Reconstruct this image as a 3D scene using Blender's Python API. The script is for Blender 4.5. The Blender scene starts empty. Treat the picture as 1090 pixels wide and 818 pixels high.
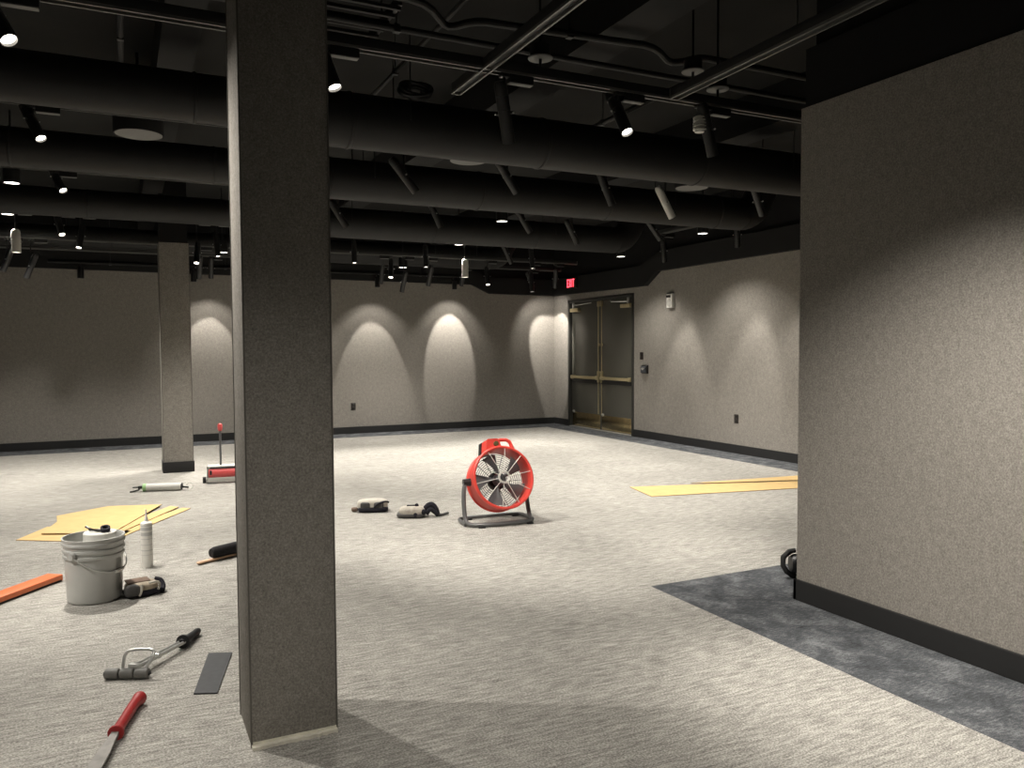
import bpy, bmesh, math, random
from mathutils import Vector, Matrix, Quaternion
random.seed(7)
PI = math.pi
scene = bpy.context.scene
COL = scene.collection

# ------------------------------------------------------------------ helpers
def R(d): return math.radians(d)

def link(o, parent=None):
    COL.objects.link(o)
    if parent is not None: o.parent = parent
    return o

def tag(o, label=None, cat=None, group=None, kind=None):
    if label: o['label'] = label
    if cat: o['category'] = cat
    if group: o['group'] = group
    if kind: o['kind'] = kind
    return o

def thing(name, loc, label, cat, group=None, rz=0.0):
    o = bpy.data.objects.new(name, None)
    o.empty_display_size = 0.05
    o.location = loc; o.rotation_euler = (0, 0, rz)
    link(o)
    return tag(o, label, cat, group)

class MB:
    """collects shapes into one mesh"""
    def __init__(self): self.bm = bmesh.new()
    def _add(self, t, M=None):
        if M is not None: bmesh.ops.transform(t, matrix=M, verts=t.verts)
        me = bpy.data.meshes.new('tmp'); t.to_mesh(me); t.free()
        self.bm.from_mesh(me); bpy.data.meshes.remove(me)
        return self
    def box(self, lo, hi, bevel=0.0, M=None, seg=2):
        t = bmesh.new(); bmesh.ops.create_cube(t, size=1.0)
        s = [hi[i]-lo[i] for i in range(3)]; c = [(hi[i]+lo[i])/2 for i in range(3)]
        bmesh.ops.scale(t, vec=s, verts=t.verts)
        bmesh.ops.translate(t, vec=c, verts=t.verts)
        if bevel > 0:
            bmesh.ops.bevel(t, geom=list(t.edges), offset=bevel, segments=seg, profile=0.5, affect='EDGES')
        return self._add(t, M)
    def lathe(self, prof, seg=32, M=None, close=False):
        """prof: list of (r, z) about local z"""
        t = bmesh.new(); rings = []
        for r, z in prof:
            if r < 1e-6: rings.append([t.verts.new((0, 0, z))])
            else: rings.append([t.verts.new((r*math.cos(2*PI*k/seg), r*math.sin(2*PI*k/seg), z)) for k in range(seg)])
        pairs = list(zip(rings[:-1], rings[1:]))
        if close: pairs.append((rings[-1], rings[0]))
        for a, b in pairs:
            for k in range(seg):
                k2 = (k+1) % seg
                if len(a) == 1 and len(b) == 1: continue
                if len(a) == 1: t.faces.new((a[0], b[k2], b[k]))
                elif len(b) == 1: t.faces.new((a[k], a[k2], b[0]))
                else: t.faces.new((a[k], a[k2], b[k2], b[k]))
        bmesh.ops.recalc_face_normals(t, faces=t.faces)
        return self._add(t, M)
    def cyl(self, p0, p1, r0, r1=None, seg=20):
        if r1 is None: r1 = r0
        p0 = Vector(p0); p1 = Vector(p1); d = p1-p0
        q = Vector((0, 0, 1)).rotation_difference(d.normalized())
        return self.lathe([(0, 0), (r0, 0), (r1, d.length), (0, d.length)], seg, Matrix.Translation(p0) @ q.to_matrix().to_4x4())
    def tube(self, pts, r, seg=10, closed=False, cap=True):
        pts = [Vector(p) for p in pts]; n = len(pts)
        rr = r if isinstance(r, (list, tuple)) else [r]*n
        t = bmesh.new(); rings = []
        ref = None
        for i in range(n):
            a = pts[i-1] if (i > 0 or closed) else pts[i]
            b = pts[(i+1) % n] if (i < n-1 or closed) else pts[i]
            d = (b-a).normalized()
            if ref is None:
                ref = Vector((0, 0, 1)) if abs(d.z) < 0.9 else Vector((1, 0, 0))
            u = (ref - d*ref.dot(d)).normalized(); v = d.cross(u); ref = u
            rings.append([t.verts.new(pts[i] + (u*math.cos(2*PI*k/seg)+v*math.sin(2*PI*k/seg))*rr[i]) for k in range(seg)])
        m = n if closed else n-1
        for i in range(m):
            a, b = rings[i], rings[(i+1) % n]
            for k in range(seg):
                t.faces.new((a[k], a[(k+1) % seg], b[(k+1) % seg], b[k]))
        if not closed and cap:
            t.faces.new(rings[0]); t.faces.new(rings[-1])
        bmesh.ops.recalc_face_normals(t, faces=t.faces)
        return self._add(t)
    def prism(self, poly, h0, h1, M=None):
        """polygon in xy, extruded z h0..h1"""
        t = bmesh.new()
        a = [t.verts.new((x, y, h0)) for x, y in poly]; b = [t.verts.new((x, y, h1)) for x, y in poly]
        t.faces.new(a); t.faces.new(b)
        for i in range(len(poly)):
            j = (i+1) % len(poly); t.faces.new((a[i], a[j], b[j], b[i]))
        bmesh.ops.recalc_face_normals(t, faces=t.faces)
        return self._add(t, M)
    def ell(self, c, s, M=None, seg=20, squash=None):
        t = bmesh.new(); bmesh.ops.create_uvsphere(t, u_segments=seg, v_segments=seg//2, radius=1.0)
        for v in t.verts:
            if squash: v.co = Vector([math.copysign(abs(x)**squash, x) for x in v.co])
            v.co = Vector((v.co.x*s[0]+c[0], v.co.y*s[1]+c[1], v.co.z*s[2]+c[2]))
        return self._add(t, M)
    def mesh(self, name, mat, smooth=True):
        me = bpy.data.meshes.new(name)
        if smooth:
            for f in self.bm.faces: f.smooth = True
            for e in self.bm.edges:
                if len(e.link_faces) == 2 and e.calc_face_angle(0) > R(35): e.smooth = False
        self.bm.to_mesh(me); self.bm.free()
        for m in (mat if isinstance(mat, list) else [mat]): me.materials.append(m)
        return me
    def build(self, name, mat, parent=None, smooth=True, loc=None, rot=None):
        o = bpy.data.objects.new(name, self.mesh(name, mat, smooth))
        link(o, parent)
        if loc is not None: o.location = loc
        if rot is not None: o.rotation_euler = rot
        return o

# ------------------------------------------------------------------ materials
def new_mat(name):
    m = bpy.data.materials.new(name); m.use_nodes = True
    nt = m.node_tree; b = nt.nodes['Principled BSDF']
    return m, nt, b

def plain(name, col, rough=0.5, metal=0.0, spec=0.5, var=0.0, vscale=30.0, bump=0.0):
    m, nt, b = new_mat(name)
    b.inputs['Roughness'].default_value = rough
    b.inputs['Metallic'].default_value = metal
    b.inputs['Specular IOR Level'].default_value = spec
    tc = nt.nodes.new('ShaderNodeTexCoord'); nz = nt.nodes.new('ShaderNodeTexNoise')
    nz.inputs['Scale'].default_value = vscale; nz.inputs['Detail'].default_value = 4
    nt.links.new(tc.outputs['Object'], nz.inputs['Vector'])
    rp = nt.nodes.new('ShaderNodeValToRGB')
    v = max(var, 0.04)
    rp.color_ramp.elements[0].position = 0.3; rp.color_ramp.elements[1].position = 0.7
    rp.color_ramp.elements[0].color = (*[c*(1-v) for c in col], 1)
    rp.color_ramp.elements[1].color = (*[min(1, c*(1+v)) for c in col], 1)
    nt.links.new(nz.outputs['Fac'], rp.inputs['Fac']); nt.links.new(rp.outputs['Color'], b.inputs['Base Color'])
    if bump > 0:
        bp = nt.nodes.new('ShaderNodeBump'); bp.inputs['Strength'].default_value = bump; bp.inputs['Distance'].default_value = 0.002
        nt.links.new(nz.outputs['Fac'], bp.inputs['Height']); nt.links.new(bp.outputs['Normal'], b.inputs['Normal'])
    return m

def emit(name, col, strength):
    m, nt, b = new_mat(name)
    b.inputs['Base Color'].default_value = (0.8, 0.8, 0.8, 1)
    b.inputs['Emission Color'].default_value = (*col, 1); b.inputs['Emission Strength'].default_value = strength
    return m

def ramp(nt, src, stops):
    rp = nt.nodes.new('ShaderNodeValToRGB'); e = rp.color_ramp.elements
    while len(e) < len(stops): e.new(0.5)
    for i, (p, c) in enumerate(stops): e[i].position = p; e[i].color = (*c, 1)
    nt.links.new(src, rp.inputs['Fac']); return rp.outputs['Color']

def noise(nt, vec, scale, detail=3, rough=0.5, dist=0.0):
    n = nt.nodes.new('ShaderNodeTexNoise'); n.inputs['Scale'].default_value = scale; n.inputs['Detail'].default_value = detail
    n.inputs['Roughness'].default_value = rough; n.inputs['Distortion'].default_value = dist
    nt.links.new(vec, n.inputs['Vector']); return n.outputs['Fac']

def mapping(nt, scale, rot=(0, 0, 0)):
    tc = nt.nodes.new('ShaderNodeTexCoord'); mp = nt.nodes.new('ShaderNodeMapping')
    mp.inputs['Scale'].default_value = scale; mp.inputs['Rotation'].default_value = rot
    nt.links.new(tc.outputs['Object'], mp.inputs['Vector']); return mp.outputs['Vector']

def mathn(nt, op, a, b):
    n = nt.nodes.new('ShaderNodeMath'); n.operation = op
    for i, v in enumerate((a, b)):
        if isinstance(v, (int, float)): n.inputs[i].default_value = v
        else: nt.links.new(v, n.inputs[i])
    return n.outputs[0]

def bump(nt, b, h, strength, dist):
    bp = nt.nodes.new('ShaderNodeBump'); bp.inputs['Strength'].default_value = strength; bp.inputs['Distance'].default_value = dist
    nt.links.new(h, bp.inputs['Height']); nt.links.new(bp.outputs['Normal'], b.inputs['Normal'])

def fabric(name, base):
    """felt-like wall covering: fine vertical-ish fibres and mottling"""
    m, nt, b = new_mat(name)
    n1 = noise(nt, mapping(nt, (1, 1, 0.9)), 115, 4, 0.7)
    n2 = noise(nt, mapping(nt, (1, 1, 0.8)), 26, 3, 0.6)
    n3 = noise(nt, mapping(nt, (1, 1, 1)), 260, 2, 0.6)
    s = mathn(nt, 'ADD', mathn(nt, 'MULTIPLY', n1, 0.55), mathn(nt, 'MULTIPLY', n2, 0.15))
    s = mathn(nt, 'ADD', s, mathn(nt, 'MULTIPLY', n3, 0.30))
    lo = [c*0.60 for c in base]; hi = [c*1.5 for c in base]
    c = ramp(nt, s, [(0.36, lo), (0.5, base), (0.64, hi)])
    nt.links.new(c, b.inputs['Base Color'])
    b.inputs['Roughness'].default_value = 0.95; b.inputs['Specular IOR Level'].default_value = 0.12
    bump(nt, b, s, 0.35, 0.003)
    return m

def carpet_light():
    m, nt, b = new_mat('light_striated_carpet')
    wob = noise(nt, mapping(nt, (0.8, 0.8, 1)), 2.2, 3, 0.5)
    tc = nt.nodes.new('ShaderNodeTexCoord'); sep = nt.nodes.new('ShaderNodeSeparateXYZ'); nt.links.new(tc.outputs['Object'], sep.inputs[0])
    y = mathn(nt, 'ADD', sep.outputs['Y'], mathn(nt, 'MULTIPLY', wob, 0.06))
    comb = nt.nodes.new('ShaderNodeCombineXYZ')
    nt.links.new(mathn(nt, 'MULTIPLY', sep.outputs['X'], 9.0), comb.inputs[0])
    nt.links.new(mathn(nt, 'MULTIPLY', y, 62.0), comb.inputs[1])
    st = noise(nt, comb.outputs[0], 1.0, 3, 0.6)
    comb2 = nt.nodes.new('ShaderNodeCombineXYZ')
    nt.links.new(mathn(nt, 'MULTIPLY', sep.outputs['X'], 1.2), comb2.inputs[0])
    nt.links.new(mathn(nt, 'MULTIPLY', y, 9.0), comb2.inputs[1])
    st2 = noise(nt, comb2.outputs[0], 1.0, 3, 0.6)
    gr = noise(nt, mapping(nt, (0.8, 1.25, 1)), 135, 3, 0.75)
    # plank-shaped carpet tiles, a slight tone change from tile to tile
    br = nt.nodes.new('ShaderNodeTexBrick'); br.inputs['Scale'].default_value = 1.0
    br.inputs['Brick Width'].default_value = 1.0; br.inputs['Row Height'].default_value = 0.5; br.inputs['Mortar Size'].default_value = 0.0
    br.inputs['Color1'].default_value = (0.40, 0.40, 0.40, 1); br.inputs['Color2'].default_value = (0.60, 0.60, 0.60, 1)
    nt.links.new(tc.outputs['Object'], br.inputs['Vector'])
    sepc = nt.nodes.new('ShaderNodeSeparateColor'); nt.links.new(br.outputs['Color'], sepc.inputs[0])
    s = mathn(nt, 'ADD', mathn(nt, 'MULTIPLY', st, 0.30), mathn(nt, 'MULTIPLY', st2, 0.05))
    s = mathn(nt, 'ADD', s, mathn(nt, 'MULTIPLY', gr, 0.58))
    s = mathn(nt, 'ADD', s, mathn(nt, 'MULTIPLY', sepc.outputs[0], 0.07))
    c = ramp(nt, s, [(0.38, (0.13, 0.124, 0.113)), (0.495, (0.32, 0.308, 0.282)), (0.61, (0.62, 0.60, 0.55))])
    nt.links.new(c, b.inputs['Base Color'])
    b.inputs['Roughness'].default_value = 1.0; b.inputs['Specular IOR Level'].default_value = 0.05
    bump(nt, b, s, 0.3, 0.003)
    return m

def carpet_dark():
    m, nt, b = new_mat('dark_blue_grey_carpet')
    n1 = noise(nt, mapping(nt, (1, 1.0, 1)), 6, 5, 0.65, 0.6)
    n2 = noise(nt, mapping(nt, (16, 60, 1)), 1.6, 4, 0.65)
    n3 = noise(nt, mapping(nt, (1, 1, 1)), 170, 2, 0.7)
    s = mathn(nt, 'ADD', mathn(nt, 'MULTIPLY', n1, 0.4), mathn(nt, 'MULTIPLY', n2, 0.33))
    s = mathn(nt, 'ADD', s, mathn(nt, 'MULTIPLY', n3, 0.27))
    c = ramp(nt, s, [(0.37, (0.040, 0.042, 0.046)), (0.5, (0.090, 0.095, 0.102)), (0.63, (0.24, 0.245, 0.255))])
    nt.links.new(c, b.inputs['Base Color'])
    b.inputs['Roughness'].default_value = 1.0; b.inputs['Specular IOR Level'].default_value = 0.05
    bump(nt, b, s, 0.5, 0.004)
    return m

FABRIC = fabric('grey_felt_wall', (0.242, 0.225, 0.202))
FABRIC_COL = fabric('grey_felt_column', (0.262, 0.246, 0.222))
CARPET = carpet_light(); CARPET_D = carpet_dark()
BLACKP = plain('black_matt_paint', (0.005, 0.005, 0.005), 0.75, 0, 0.3)
SOFFIT = plain('black_soffit_paint', (0.011, 0.011, 0.0108), 0.8, 0, 0.3)
DECK = plain('dark_deck_paint', (0.015, 0.015, 0.0143), 0.9, 0, 0.2, 0.25, 1.5)
DUCT = plain('black_duct_paint', (0.0085, 0.0085, 0.0082), 0.62, 0, 0.4, 0.12, 6)
BASEB = plain('black_rubber_base', (0.016, 0.016, 0.016), 0.55, 0, 0.4)
METALB = plain('black_powder_coat', (0.012, 0.012, 0.012), 0.42, 0, 0.5)
TRACKM = plain('track_black', (0.016, 0.016, 0.016), 0.5, 0, 0.5)
TRACKLIP = plain('track_lip_aluminium', (0.16, 0.16, 0.15), 0.45, 0.5, 0.5)
PLATE = plain('pale_grey_cover', (0.16, 0.16, 0.155), 0.6, 0, 0.4)
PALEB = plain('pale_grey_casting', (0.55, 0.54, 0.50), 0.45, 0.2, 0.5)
STEEL = plain('bright_steel', (0.58, 0.58, 0.56), 0.3, 0.55)
DULLST = plain('dull_steel', (0.24, 0.24, 0.23), 0.45, 0.6)
BRASS = plain('satin_brass', (0.66, 0.57, 0.35), 0.38, 0.75, 0.5, 0.06, 40)
BRASSD = plain('worn_brass_plate', (0.47, 0.38, 0.21), 0.22, 1.0, 0.5, 0.14, 12)
DOORP = plain('olive_door_paint', (0.085, 0.082, 0.068), 0.34, 0, 0.5)
FRAMEP = plain('dark_frame_paint', (0.030, 0.030, 0.026), 0.4, 0, 0.5)
WHITEP = plain('white_plastic', (0.72, 0.71, 0.67), 0.4)
BLACKPL = plain('black_plastic', (0.012, 0.012, 0.012), 0.38)
DEVICE = plain('brown_black_plastic', (0.022, 0.017, 0.015), 0.4)
SCREEN = plain('grey_reader_face', (0.07, 0.075, 0.085), 0.25)
RED = plain('red_plastic', (0.62, 0.055, 0.040), 0.4, 0, 0.5, 0.05, 20)
REDD = plain('red_grip', (0.33, 0.020, 0.020), 0.5)
REDROLL = plain('red_enamel', (0.62, 0.085, 0.085), 0.4)
ORANGE = plain('orange_paint', (0.78, 0.185, 0.055), 0.42, 0, 0.5, 0.05, 12)
BUCKETM = plain('grey_bucket_plastic', (0.46, 0.46, 0.44), 0.42, 0, 0.5, 0.03, 10)
KRAFT = plain('kraft_cardboard', (0.66, 0.465, 0.215), 0.85, 0, 0.2, 0.06, 9)
KRAFTE = plain('kraft_cardboard_edge', (0.30, 0.19, 0.08), 0.9, 0, 0.2)
TILEM = plain('charcoal_vinyl', (0.052, 0.054, 0.058), 0.5, 0, 0.4, 0.12, 30)
RUBBER = plain('black_rubber', (0.012, 0.012, 0.012), 0.7)
ROLLG = plain('grey_roller', (0.155, 0.152, 0.142), 0.55, 0, 0.4, 0.12, 30)
WOOD = plain('pale_wood', (0.56, 0.37, 0.24), 0.6, 0, 0.3, 0.12, 25)
BRISTLE = plain('black_bristle', (0.018, 0.017, 0.018), 0.8, 0, 0.2, 0.4, 140, 1.0)
PADB = plain('beige_pad_fabric', (0.36, 0.31, 0.24), 0.9, 0, 0.1, 0.2, 30, 0.4)
PADW = plain('pale_pad_fabric', (0.54, 0.51, 0.45), 0.85, 0, 0.1, 0.1, 30, 0.3)
PADG = plain('grey_pad_cap', (0.075, 0.072, 0.070), 0.6, 0, 0.3, 0.15, 30)
PADBR = plain('brown_pad_top', (0.20, 0.145, 0.115), 0.85, 0, 0.1, 0.15, 30)
NAVY = plain('dark_strap', (0.020, 0.019, 0.026), 0.8, 0, 0.2, 0.3, 40, 0.4)
PAPER = plain('white_paper', (0.66, 0.65, 0.61), 0.8, 0, 0.2, 0.06, 20)
GREEN = plain('green_cap', (0.36, 0.60, 0.27), 0.4)
FANG = plain('grey_fan_plastic', (0.10, 0.10, 0.105), 0.45)
FANST = plain('grey_painted_tube', (0.13, 0.13, 0.13), 0.38, 0.3)
TAPE = plain('pale_torn_backing', (0.70, 0.67, 0.57), 0.9, 0, 0.1, 0.12, 20)
LENS = emit('lit_lens', (1.0, 0.93, 0.80), 9.0)
LENSD = emit('lit_downlight_lens', (1.0, 0.94, 0.84), 5.0)
LENSO = plain('dark_lens', (0.04, 0.04, 0.04), 0.2)
EXITR = emit('exit_red', (1.0, 0.03, 0.06), 3.2)

# ------------------------------------------------------------------ room shell
XL, XR, XN = -6.0, 7.82, 3.575           # left wall, right wall, near partition face
YB, YR, YE = 14.12, -3.0, 3.49           # back wall, rear wall, end of the partition
ZD = 3.75                                # deck

def struct(name, mb, mat, smooth=False):
    o = mb.build(name, mat, None, smooth); o['kind'] = 'structure'; return o

# floor: one mesh, light field plus dark carpet borders
bm = bmesh.new()
xs = [XL-.2, 2.958, 7.31, XR+.6]; ys = [YR-.2, 4.10, 13.51, YB+.2]
vv = {}
for i, x in enumerate(xs):
    for j, y in enumerate(ys): vv[i, j] = bm.verts.new((x, y, 0))
for i in range(3):
    for j in range(3):
        f = bm.faces.new((vv[i, j], vv[i+1, j], vv[i+1, j+1], vv[i, j+1]))
        dark = (j == 2) or (i == 2 and j >= 1) or (i >= 1 and j == 0)
        f.material_index = 1 if dark else 0
r = bmesh.ops.extrude_face_region(bm, geom=list(bm.faces))
for v in [g for g in r['geom'] if isinstance(g, bmesh.types.BMVert)]: v.co.z = -0.15
bmesh.ops.recalc_face_normals(bm, faces=bm.faces)
me = bpy.data.meshes.new('floor'); bm.to_mesh(me); bm.free()
me.materials.append(CARPET); me.materials.append(CARPET_D)
fo = link(bpy.data.objects.new('floor', me)); fo['kind'] = 'structure'

struct('ceiling', MB().box((XL-.2, YR-.2, ZD), (XR+.6, YB+.2, ZD+.15)), DECK)
struct('wall_back', MB().box((XL-.2, YB, 0), (XR+.6, YB+.2, ZD)), FABRIC)
struct('wall_left', MB().box((XL-.2, YR, 0), (XL, YB, ZD)), FABRIC)
struct('wall_rear', MB().box((XL-.2, YR-.2, 0), (XN+.2, YR, ZD)), FABRIC)
DY0, DY1, DZ = 11.33, 13.56, 2.445       # door opening
struct('wall_right', MB().box((XR, YE-.1, 0), (XR+.2, DY0, ZD)).box((XR, DY1, 0), (XR+.2, YB, ZD)).box((XR, DY0, DZ), (XR+.2, DY1, ZD)), FABRIC)
struct('wall_partition', MB().box((XN, YR-.2, 0), (XR+.2, YE, 2.885)), FABRIC)
struct('trim_1', MB().box((XN+.012, YR-.2, 2.885), (XR+.2, YE-.02, 3.22)).box((XN+.05, YR-.2, 3.22), (XR+.2, YE-.06, ZD)), BLACKP)

struct('trim_8', MB().box((XR-.012, YE, 2.80), (XR+.02, YB, ZD)).box((XL, YB-.012, 2.82), (XR, YB+.02, ZD)).box((XL-.02, YR, 2.80), (XL+.012, YB, ZD)), BLACKP)

# black baseboards
BH = 0.125
struct('baseboard_back', MB().box((XL, YB-.014, 0), (XR, YB+.01, BH), .003), BASEB)
struct('baseboard_right', MB().box((XR-.014, YE, 0), (XR+.01, DY0-.002, BH), .003).box((XR-.014, DY1+.002, 0), (XR+.01, YB, BH), .003), BASEB)
struct('baseboard_partition', MB().box((XN-.014, YR, 0), (XN+.01, YE+.014, BH), .003).box((XN-.014, YE-.01, 0), (XR, YE+.014, BH), .003), BASEB)
struct('baseboard_left', MB().box((XL-.01, YR, 0), (XL+.014, YB, BH), .003), BASEB)

# black fascia over the fabric walls: low round the doors, stepping up with a slanted end
def yz(poly, x0, x1):                                   # polygon (y,z) extruded in x
    M = Matrix(((0, 0, 1, 0), (1, 0, 0, 0), (0, 1, 0, 0), (0, 0, 0, 1)))
    return MB().prism(poly, x0, x1, M)
def xz(poly, y0, y1):
    M = Matrix(((1, 0, 0, 0), (0, 0, 1, 0), (0, 1, 0, 0), (0, 0, 0, 1)))
    return MB().prism(poly, y0, y1, M)
struct('trim_2', yz([(YB, 2.565), (10.93, 2.535), (10.57, 2.747), (YE-.1, 2.765), (YE-.1, 3.085), (10.45, 3.06), (11.05, 2.87), (YB, 2.88)], XR-.09, XR+.02), SOFFIT)
struct('trim_3', xz([(XR, 2.565), (6.37, 2.575), (6.0, 2.735), (XL, 2.80), (XL, 3.1), (5.85, 3.05), (6.35, 2.88), (XR, 2.88)], YB-.09, YB+.02), SOFFIT)

# deck beams running away from the camera, part of the ceiling
for i, (x, w, z) in enumerate(((-2.4, .28, 3.42), (.36, .22, 3.42), (2.85, .30, 3.45), (5.2, .30, 3.42))):
    struct('trim_%d' % (4+i), MB().box((x-w/2, YR, z), (x+w/2, YB, ZD+.02)), BLACKP)

# ------------------------------------------------------------------ columns
def column(x0, x1, y0, y1, ztop, base, label):
    t = thing('column', ((x0+x1)/2, (y0+y1)/2, 0), label, 'column')
    hx, hy = (x1-x0)/2, (y1-y0)/2
    MB().box((-hx, -hy, 0.0), (hx, hy, ztop), .004).build('fabric_wrap', FABRIC_COL, t, True)
    MB().box((-hx+.012, -hy+.012, ztop), (hx-.012, hy-.012, ZD)).build('black_upper_shaft', BLACKP, t, False)
    if base:
        MB().box((-hx-.012, -hy-.012, 0), (hx+.012, hy+.012, .13), .003).build('base_trim', BASEB, t, True)
    tr = MB()
    for sx in (-1, 1):
        for sy in (-1, 1):
            tr.box((sx*hx-.003, sy*hy-.003, .0), (sx*hx+.003, sy*hy+.003, ztop), .001)
    tr.build('corner_trim', plain('fabric_edge_trim', (0.15, 0.142, 0.128), 0.9, 0, .1), t, True)
    return t, hx, hy
colf, hx, hy = column(.400, .724, 3.090, 3.402, 2.90, False, 'nearest tall square column wrapped in grey felt, no base trim')
# torn backing strip left at the foot of the front face
bm = MB(); n = 26; poly = []
for i in range(n+1):
    u = i/n; poly.append((-hx-.0+u*(2*hx), -hy-.006-.022*(1-.5*u)-random.uniform(0, .010)))
poly += [(hx, -hy+.002), (-hx, -hy+.002)]
bm.prism(poly, 0.0, .012)
bm.box((-hx+.005, -hy-.004, 0), (hx-.003, -hy+.001, .020))
o = bm.build('torn_backing_strip', TAPE, colf, False)
o['label'] = 'pale ragged strip along the foot of the column'
column(.415, .755, 10.665, 11.0, 2.83, True, 'far square column wrapped in grey felt with a black base')

# ------------------------------------------------------------------ door
dt = bpy.data.objects.new('door_1', None); dt.location = (XR, (DY0+DY1)/2, 0); link(dt); dt['kind'] = 'structure'
D = dict(parent=dt)
cy = (DY0+DY1)/2; hw = (DY1-DY0)/2
fr = MB()
fr.box((-.012, hw-.065, 0), (.14, hw, DZ), .004).box((-.012, -hw, 0), (.14, -hw+.065, DZ), .004).box((-.012, -hw, DZ-.06), (.14, hw, DZ), .004)
fr.build('door_frame', FRAMEP, **D)
LX = .045
for s, nm in ((1, 'left'), (-1, 'right')):
    ya, yb = sorted((s*.006, s*(hw-.067)))
    leaf = MB().box((LX, ya, .012), (LX+.05, yb, DZ-.063), .003).build('door_leaf', DOORP, **D)
    MB().box((LX-.004, ya+.02, .02), (LX+.001, yb-.02, .285), .001).build('kick_plate', BRASSD, leaf)
    # panic bar: rail, end cap, mounting
    pb = MB().box((LX-.065, ya+.03, .935), (LX-.028, yb-.03, .99), .008)
    pb.box((LX-.05, ya+.03, .925), (LX+.002, ya+.13, 1.0), .008).box((LX-.05, yb-.13, .925), (LX+.002, yb-.03, 1.0), .008)
    pb.build('panic_bar', BRASS, leaf)
    MB().box((LX-.030, ya+.05, .855), (LX+.001, yb-.05, .935), .004).build('panic_bar_shadow', BLACKPL, leaf)  # black block draws the shadow below the bar
    # vertical rod with latch case at the meeting edge
    yr = s*.055
    rd = MB().cyl((LX-.025, yr, .95), (LX-.025, yr, DZ-.10), .008)
    rd.cyl((LX-.025, yr, .30), (LX-.025, yr, .95), .006)
    rd.box((LX-.045, yr-.020, .88), (LX+.002, yr+.020, 1.09), .008).box((LX-.045, yr-.018, DZ-.17), (LX+.002, yr+.018, DZ-.07), .006)
    rd.box((LX-.03, yr-.016, 1.55), (LX, yr+.016, 1.6), .004)
    rd.build('vertical_rod', BRASS, leaf)
    ks = MB().ell((LX-.02, 0, 0), (.022, .03, .02))
    ks.box((LX-.03, -.018, -.03), (LX+.001, .018, .012), .004)
    ks.build('door_stop', STEEL, leaf, loc=(0, (s*(hw-.16) if s > 0 else s*.09), .30))
    # closer near the hinge side
    yc = s*(hw-.067)
    a, b = sorted((yc-s*.03, yc-s*.33))
    MB().box((LX-.07, a, DZ-.235), (LX, b, DZ-.165), .01).build('closer_body', BRASS, leaf)
    ar = MB().tube([(LX-.035, yc-s*.12, DZ-.165), (LX-.035, yc-s*.12, DZ-.13), (LX-.20, yc-s*.40, DZ-.125), (LX-.005, yc-s*.72, DZ-.085)], .011, 8)
    ar.box((LX-.055, yc-s*.12-.02, DZ-.165), (LX-.015, yc-s*.12+.02, DZ-.06), .004)
    ar.build('closer_arm', STEEL, leaf)
MB().box((-.02, -hw+.06, 0), (.14, hw-.06, .012), .003).build('threshold', STEEL, **D)
MB().box((.10, -hw+.01, 0), (.19, hw-.01, DZ)).build('door_backing', FRAMEP, **D)

# EXIT sign on the low fascia above the doors
ex = thing('exit_sign', (XR-.09, 13.22, 2.655), 'black exit sign with glowing red letters above the double doors', 'exit sign')
MB().box((-.045, -.20, 0), (0, .20, .215), .006).build('sign_housing', BLACKP, ex)
def letter(rects, diag=None):
    m = MB()
    for (a0, b0, a1, b1) in rects: m.box((-.051, -a1, b0), (-.046, -a0, b1))
    for (a0, b0, a1, b1, w) in (diag or []):
        m.prism([(-a0-w/2, b0), (-a0+w/2, b0), (-a1+w/2, b1), (-a1-w/2, b1)], -.051, -.046,
                Matrix(((0, 0, 1, 0), (1, 0, 0, 0), (0, 1, 0, 0), (0, 0, 0, 1))))
    return m
z0, z1, w = .025, .19, .022
def E_(x): return letter([(x, z0, x+w, z1), (x, z0, x+.07, z0+w), (x, z1-w, x+.07, z1), (x, (z0+z1-w)/2, x+.06, (z0+z1+w)/2)])
def X_(x): return letter([], [(x+.012, z0, x+.068, z1, .024), (x+.068, z0, x+.012, z1, .024)])
def I_(x): return letter([(x, z0, x+w, z1)])
def T_(x): return letter([(x, z1-w, x+.075, z1), (x+.027, z0, x+.027+w, z1)])
ex.scale = (1, .86, .9)
for f, x in ((E_, -.165), (X_, -.075), (I_, .022), (T_, .065)):
    f(x).build('sign_letter', EXITR, ex, False)

# wall devices (right wall)
def wallplate(name, y, z, h, w, d, mat, label, cat, extra=None):
    t = thing(name, (XR, y, z), label, cat)
    MB().box((-d, -w/2, -h/2), (0, w/2, h/2), min(.006, d*.4)).build('cover', mat, t)
    if extra: extra(t)
    return t
def strobe_x(t):
    MB().lathe([(0, .012), (.05, .012), (.062, 0)], 20, Matrix.Translation((-.055, 0, -.035)) @ Matrix.Rotation(-PI/2, 4, 'Y')).build('horn_grille', PALEB, t)
    MB().box((-.085, -.045, .045), (-.055, .045, .085), .012).build('flash_lens', LENSO, t)
    MB().box((-.062, -.055, .105), (0, .055, .125), .004).build('top_bracket', BLACKPL, t)
wallplate('fire_alarm_strobe', 10.29, 2.255, .22, .14, .055, WHITEP, 'white fire alarm strobe high on the right wall', 'alarm', strobe_x)
wallplate('wall_switch', 11.10, 1.378, .12, .09, .012, DEVICE, 'small dark square wall switch above the card reader', 'switch',
          lambda t: MB().box((-.018, -.02, -.035), (-.010, .02, .035), .003).build('rocker', DEVICE, t))
def reader_x(t):
    MB().box((-.062, -.065, -.058), (-.045, .065, .052), .008).build('reader_face', SCREEN, t)
    MB().box((-.065, -.04, .012), (-.060, .045, .022)).build('status_bar', PALEB, t, False)
    MB().box((-.065, -.02, -.008), (-.060, .04, 0)).build('status_bar', PALEB, t, False)
    MB().box((-.03, .075, -.06), (0, .12, .045), .006).build('side_module', BLACKPL, t)
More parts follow.
